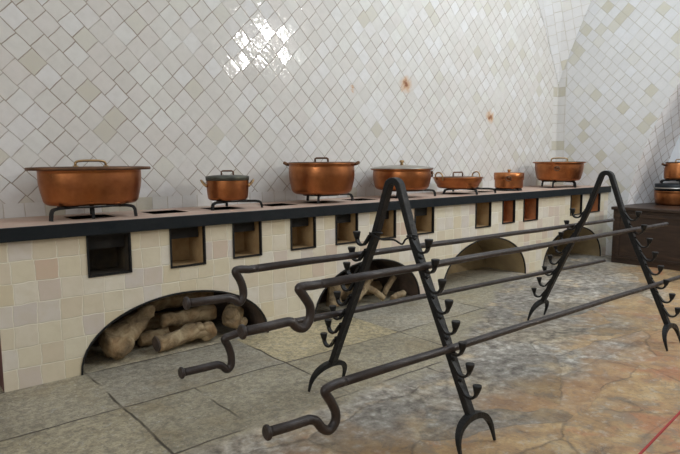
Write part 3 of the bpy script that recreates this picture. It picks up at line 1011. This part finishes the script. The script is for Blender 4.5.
# 7 wide pan at the right end
trivet('black iron trivet with ring top under the wide pan at the right end', (7.82, 4.42, ZT), .2, .22, .27, .098, (PI * 1.02, PI * 1.42, PI * 1.80, PI * .4))
h7 = .262
pot('wide_pan', 'wide copper pan with flared rim and front lug, rightmost on the stove', 'copper pan', (7.83, 4.42, ZT + .098), -1.05,
    rounded(.305, .335, h7, .032, .010, .055), 1, 1,
    [(.362, h7 + .001), (.363, h7 + .006), (.33, h7 + .010), (.2, h7 + .012), (.05, h7 + .012)], 'copper_dark', ('bail', .22, .055, .009),
    sides=((-PI / 2 - .08, 'drop', h7 - .07),))


# ------------------------------------------------------------------ logs in the fuel arches
def log(label, pts, radii, seed, knobs=(), group='dry logs in the left fuel arch', branches=(), sawn=False):
    P = [Vector(p) for p in pts]
    base = P[0].copy(); base.z = min(p.z for p in P)
    mb = MB()
    def limb(pp, rr):
        Q = catmull([p - base for p in pp], 7)
        Rr = catmull([(r, 0, 0) for r in rr], 7)
        n = len(Q)
        rows = []
        u = Vector((0, 0, 1))
        for i, q in enumerate(Q):
            t = (Q[min(i + 1, n - 1)] - Q[max(i - 1, 0)]).normalized()
            u = (u - t * u.dot(t)); u = u.normalized() if u.length > 1e-4 else Vector((1, 0, 0)).cross(t).normalized()
            w = t.cross(u)
            ring = []
            for j in range(18):
                a = 2 * PI * j / 18
                d = u * math.cos(a) + w * math.sin(a)
                r = Rr[i].x
                r *= 1 + .32 * noise.noise((q + d * r) * 9 + Vector((seed * 3.1, 0, 0))) + .14 * noise.noise((q + d * r) * 22 + Vector((0, seed, 0))) + .06 * math.cos(a * 5 + seed + i * .15)
                ring.append(q + d * r)
            rows.append(ring)
        e0 = [Q[0] + (p - Q[0]) * .55 - (Q[1] - Q[0]).normalized() * Rr[0].x * .16 for p in rows[0]]
        e1 = [Q[-1] + (p - Q[-1]) * .55 + (Q[-1] - Q[-2]).normalized() * Rr[-1].x * .16 for p in rows[-1]]
        mb.grid([e0] + rows + [e1], True, True, True)
    limb(P, radii)
    for bp, br in branches:
        limb([Vector(p) for p in bp], br)
    for (x, y, z, r) in knobs:
        rr = bmesh.ops.create_icosphere(mb.bm, subdivisions=3, radius=r)
        for v in rr['verts']:
            k = 1 + .3 * noise.noise(v.co * 14 + Vector((seed, seed, 0)))
            v.co = v.co * k + Vector((x, y, z)) - base
            for f in v.link_faces: f.smooth = True
    # settle on the floor
    o = mb.build('log', MT['log'], None, base)
    if sawn:
        m2 = MB()
        q0 = P[0] - base; d = (P[0] - P[1]).normalized()
        m2.tube([q0 + d * .004, q0 + d * .016], [radii[0] * .92, radii[0] * .86], 18)
        m2.build('sawn_end', MT['soot_arch'], o, label='dark sawn log end')
    tag(o, label, 'log', group)
    return o

log('thick gnarled log at the left of the left fuel arch, leaning inward', [(1.30, 4.24, .125), (1.42, 4.26, .15), (1.52, 4.28, .22), (1.66, 4.30, .31)], [.11, .105, .080, .058], 1.0,
    knobs=((1.40, 4.22, .10, .09), (1.63, 4.29, .30, .065)))
log('front log with a dark sawn end in the left fuel arch', [(1.66, 4.17, .075), (1.80, 4.18, .085), (1.95, 4.19, .11), (2.08, 4.19, .09)], [.066, .062, .062, .062], 2.0,
    knobs=((2.08, 4.18, .09, .078), (2.00, 4.17, .125, .055)), sawn=True)
log('short log lying low behind the gnarled one in the left fuel arch', [(1.60, 4.40, .06), (1.70, 4.40, .065), (1.84, 4.40, .075)], [.05, .06, .05], 3.0)
log('long middle log resting on the front ones in the left fuel arch', [(1.78, 4.37, .185), (1.95, 4.37, .185), (2.12, 4.37, .19), (2.24, 4.37, .19)], [.055, .06, .062, .055], 4.0)
log('upper straight log in the left fuel arch, behind the crank handle', [(1.72, 4.55, .30), (1.92, 4.55, .305), (2.14, 4.54, .305), (2.30, 4.52, .29)], [.055, .065, .065, .055], 5.0)
log('knotty log end at the right of the left fuel arch', [(2.30, 4.20, .09), (2.34, 4.22, .15), (2.40, 4.27, .21)], [.07, .085, .06], 6.0, knobs=((2.41, 4.20, .10, .05), (2.31, 4.19, .20, .055)))
log('dark log at the back of the left fuel arch', [(1.45, 4.58, .085), (1.8, 4.58, .10), (2.3, 4.58, .09)], [.07, .085, .07], 6.5)
g2 = 'dry branches in the second fuel arch'
log('pale stump standing at the left of the second fuel arch', [(3.42, 4.20, .075), (3.42, 4.21, .17), (3.45, 4.23, .29)], [.078, .072, .064], 7.0, group=g2)
log('forked yellow branch propped in the second fuel arch', [(3.66, 4.20, .05), (3.86, 4.25, .17), (4.02, 4.30, .29)], [.034, .038, .034], 8.0, group=g2, branches=([[(3.88, 4.26, .19), (3.98, 4.22, .12), (4.06, 4.17, .04)], [.034, .032, .028]],))
log('thin branch slanting up to the right in the second fuel arch', [(4.13, 4.24, .06), (4.18, 4.25, .13), (4.30, 4.27, .22)], [.026, .032, .030], 9.0, group=g2)
log('thick log lying across the back of the second fuel arch', [(3.62, 4.50, .085), (3.9, 4.50, .095), (4.28, 4.49, .085)], [.07, .08, .065], 10.0, group=g2)
log('short branch end poking out low at the right of the second fuel arch', [(4.14, 4.13, .04), (4.24, 4.15, .055), (4.36, 4.18, .05)], [.030, .034, .034], 11.0, group=g2)
log('crooked branch on top of the pile in the second fuel arch', [(3.66, 4.46, .235), (3.86, 4.46, .24), (4.08, 4.45, .24), (4.20, 4.43, .22)], [.040, .045, .040, .034], 12.0, group=g2)


# ------------------------------------------------------------------ dark chest and what stands on it
CX, CY = 8.122, 3.74
ch = thing('wooden_chest', 'long dark brown wooden chest in front of the arched recess', 'chest', (CX, CY, 0))
mb = MB()
mb.box(0, .50, -2.9, 0, .0, .745, bev=.006)
mb.build('body', MT['wood_chest'], ch)
mb = MB()
mb.box(-.035, 1.15, -2.92, .02, .747, .79, bev=.008)
mb.build('lid', MT['wood_chest'], ch)
for (y0, y1) in ((-1.42, -.05), (-2.85, -1.50)):
    mb = MB()
    for (a, b, c, d) in ((y0, y1, .07, .11), (y0, y1, .66, .70), (y0, y0 + .05, .11, .66), (y1 - .05, y1, .11, .66)):
        mb.box(-.014, .004, a, b, c, d, bev=.003)
    mb.build('panel_frame', MT['wood_chest'], ch)

PX, PY = 9.02, 3.30
hb = .20
pot('low_pot', 'wide low copper pot at the bottom of the stack on the chest', 'copper pot', (PX, PY, .79), 0,
    rounded(.235, .25, hb, .006, .006, .04), 1, 1,
    None, 'tin', None, group='copper pots stacked on the chest')
dk = thing('baking_tray', 'dark round baking tray with pale rim lying on the low pot', 'tray', (PX, PY, .79 + hb + .004))
mb = MB(); mb.lathe([(.22, 0), (.245, .006), (.250, .095), (.235, .10), (.10, .102)], seg=40); mb.build('body', MT['edge_iron'], dk)
mb = MB(); mb.lathe([(.2485, .030), (.255, .032), (.255, .048), (.2485, .050)], seg=40, cap0=False, cap1=False); mb.build('rim', MT['tin'], dk)
hz = .79 + hb + .109
tv = trivet('small black trivet between the dark tray and the upper pot on the chest', (PX, PY, hz), .4, .15, .20, .055, (PI * 1.1, PI * 1.6, PI * .3, PI * .7))
ub = .235
pot('small_pot', 'small tall copper pot with lid at the top of the stack on the chest', 'copper pot', (PX + .02, PY - .04, hz + .055), -.9,
    rounded(.185, .168, ub, 0, .008, .03), 1, 1,
    [(.171, ub + .001), (.174, ub + .010), (.14, ub + .016), (.03, ub + .016)], 'copper_dark', ('bail', .09, .04, .007), sides=((PI, 'ear', ub - .03),), group='copper pots stacked on the chest')


# ------------------------------------------------------------------ rope barrier at the viewer's feet
rb = thing('rope_barrier', 'thin red rope barrier crossing the lower right corner', 'rope barrier', (0.9, .69, 0))
P0 = Vector((0.9, .687, .45)); P1 = Vector((4.2, .975, .45))
for p in (P0, P1):
    mb = MB()
    mb.lathe([(.10, 0), (.10, .008), (.03, .018), (.012, .03), (.012, .46), (.018, .47), (.018, .49), (.006, .50)], (p.x - .9, p.y - .69, 0), seg=24)
    mb.build('post', MT['iron'], rb)
mb = MB()
mb.tube([P0.lerp(P1, t / 8) - Vector((.9, .69, 0)) for t in range(9)], .0045, 8)
mb.build('rope', MT['rope'], rb)

# ------------------------------------------------------------------ light
w = bpy.data.worlds.new('world')
scene.world = w
w.use_nodes = True
bg = w.node_tree.nodes['Background']
bg.inputs[0].default_value = (0.88, 0.94, 1.0, 1)
bg.inputs[1].default_value = 0.62
def daylight(loc, rot, w_, h_, e, c):
    ld = bpy.data.lights.new('window_daylight', 'AREA')
    ld.shape = 'RECTANGLE'; ld.size = w_; ld.size_y = h_
    ld.energy = e; ld.color = c
    lo = bpy.data.objects.new('window_daylight', ld)
    col.objects.link(lo)
    lo.location = loc; lo.rotation_euler = rot
x0, x1, z0, z1 = WIN[0]
daylight(((x0 + x1) / 2, YR + .01, (z0 + z1) / 2), (PI / 2, 0, 0), x1 - x0 - .05, z1 - z0 - .05, 160, (1.0, .98, .95))
daylight((-3.98, -.3, 3.6), (PI / 2, 0, -PI / 2), 3.7, 2.7, 120, (1.0, .98, .96))  # fill for the end wall, set in the added left window
daylight((5.4, .9, 5.9), (Vector((8.4, 4.6, 1.6)) - Vector((5.4, .9, 5.9))).to_track_quat('-Z', 'Y').to_euler(), 2.4, 2.4, 180, (.80, .90, 1.0))  # added cool fill from overhead, aimed at the right corner; no window there
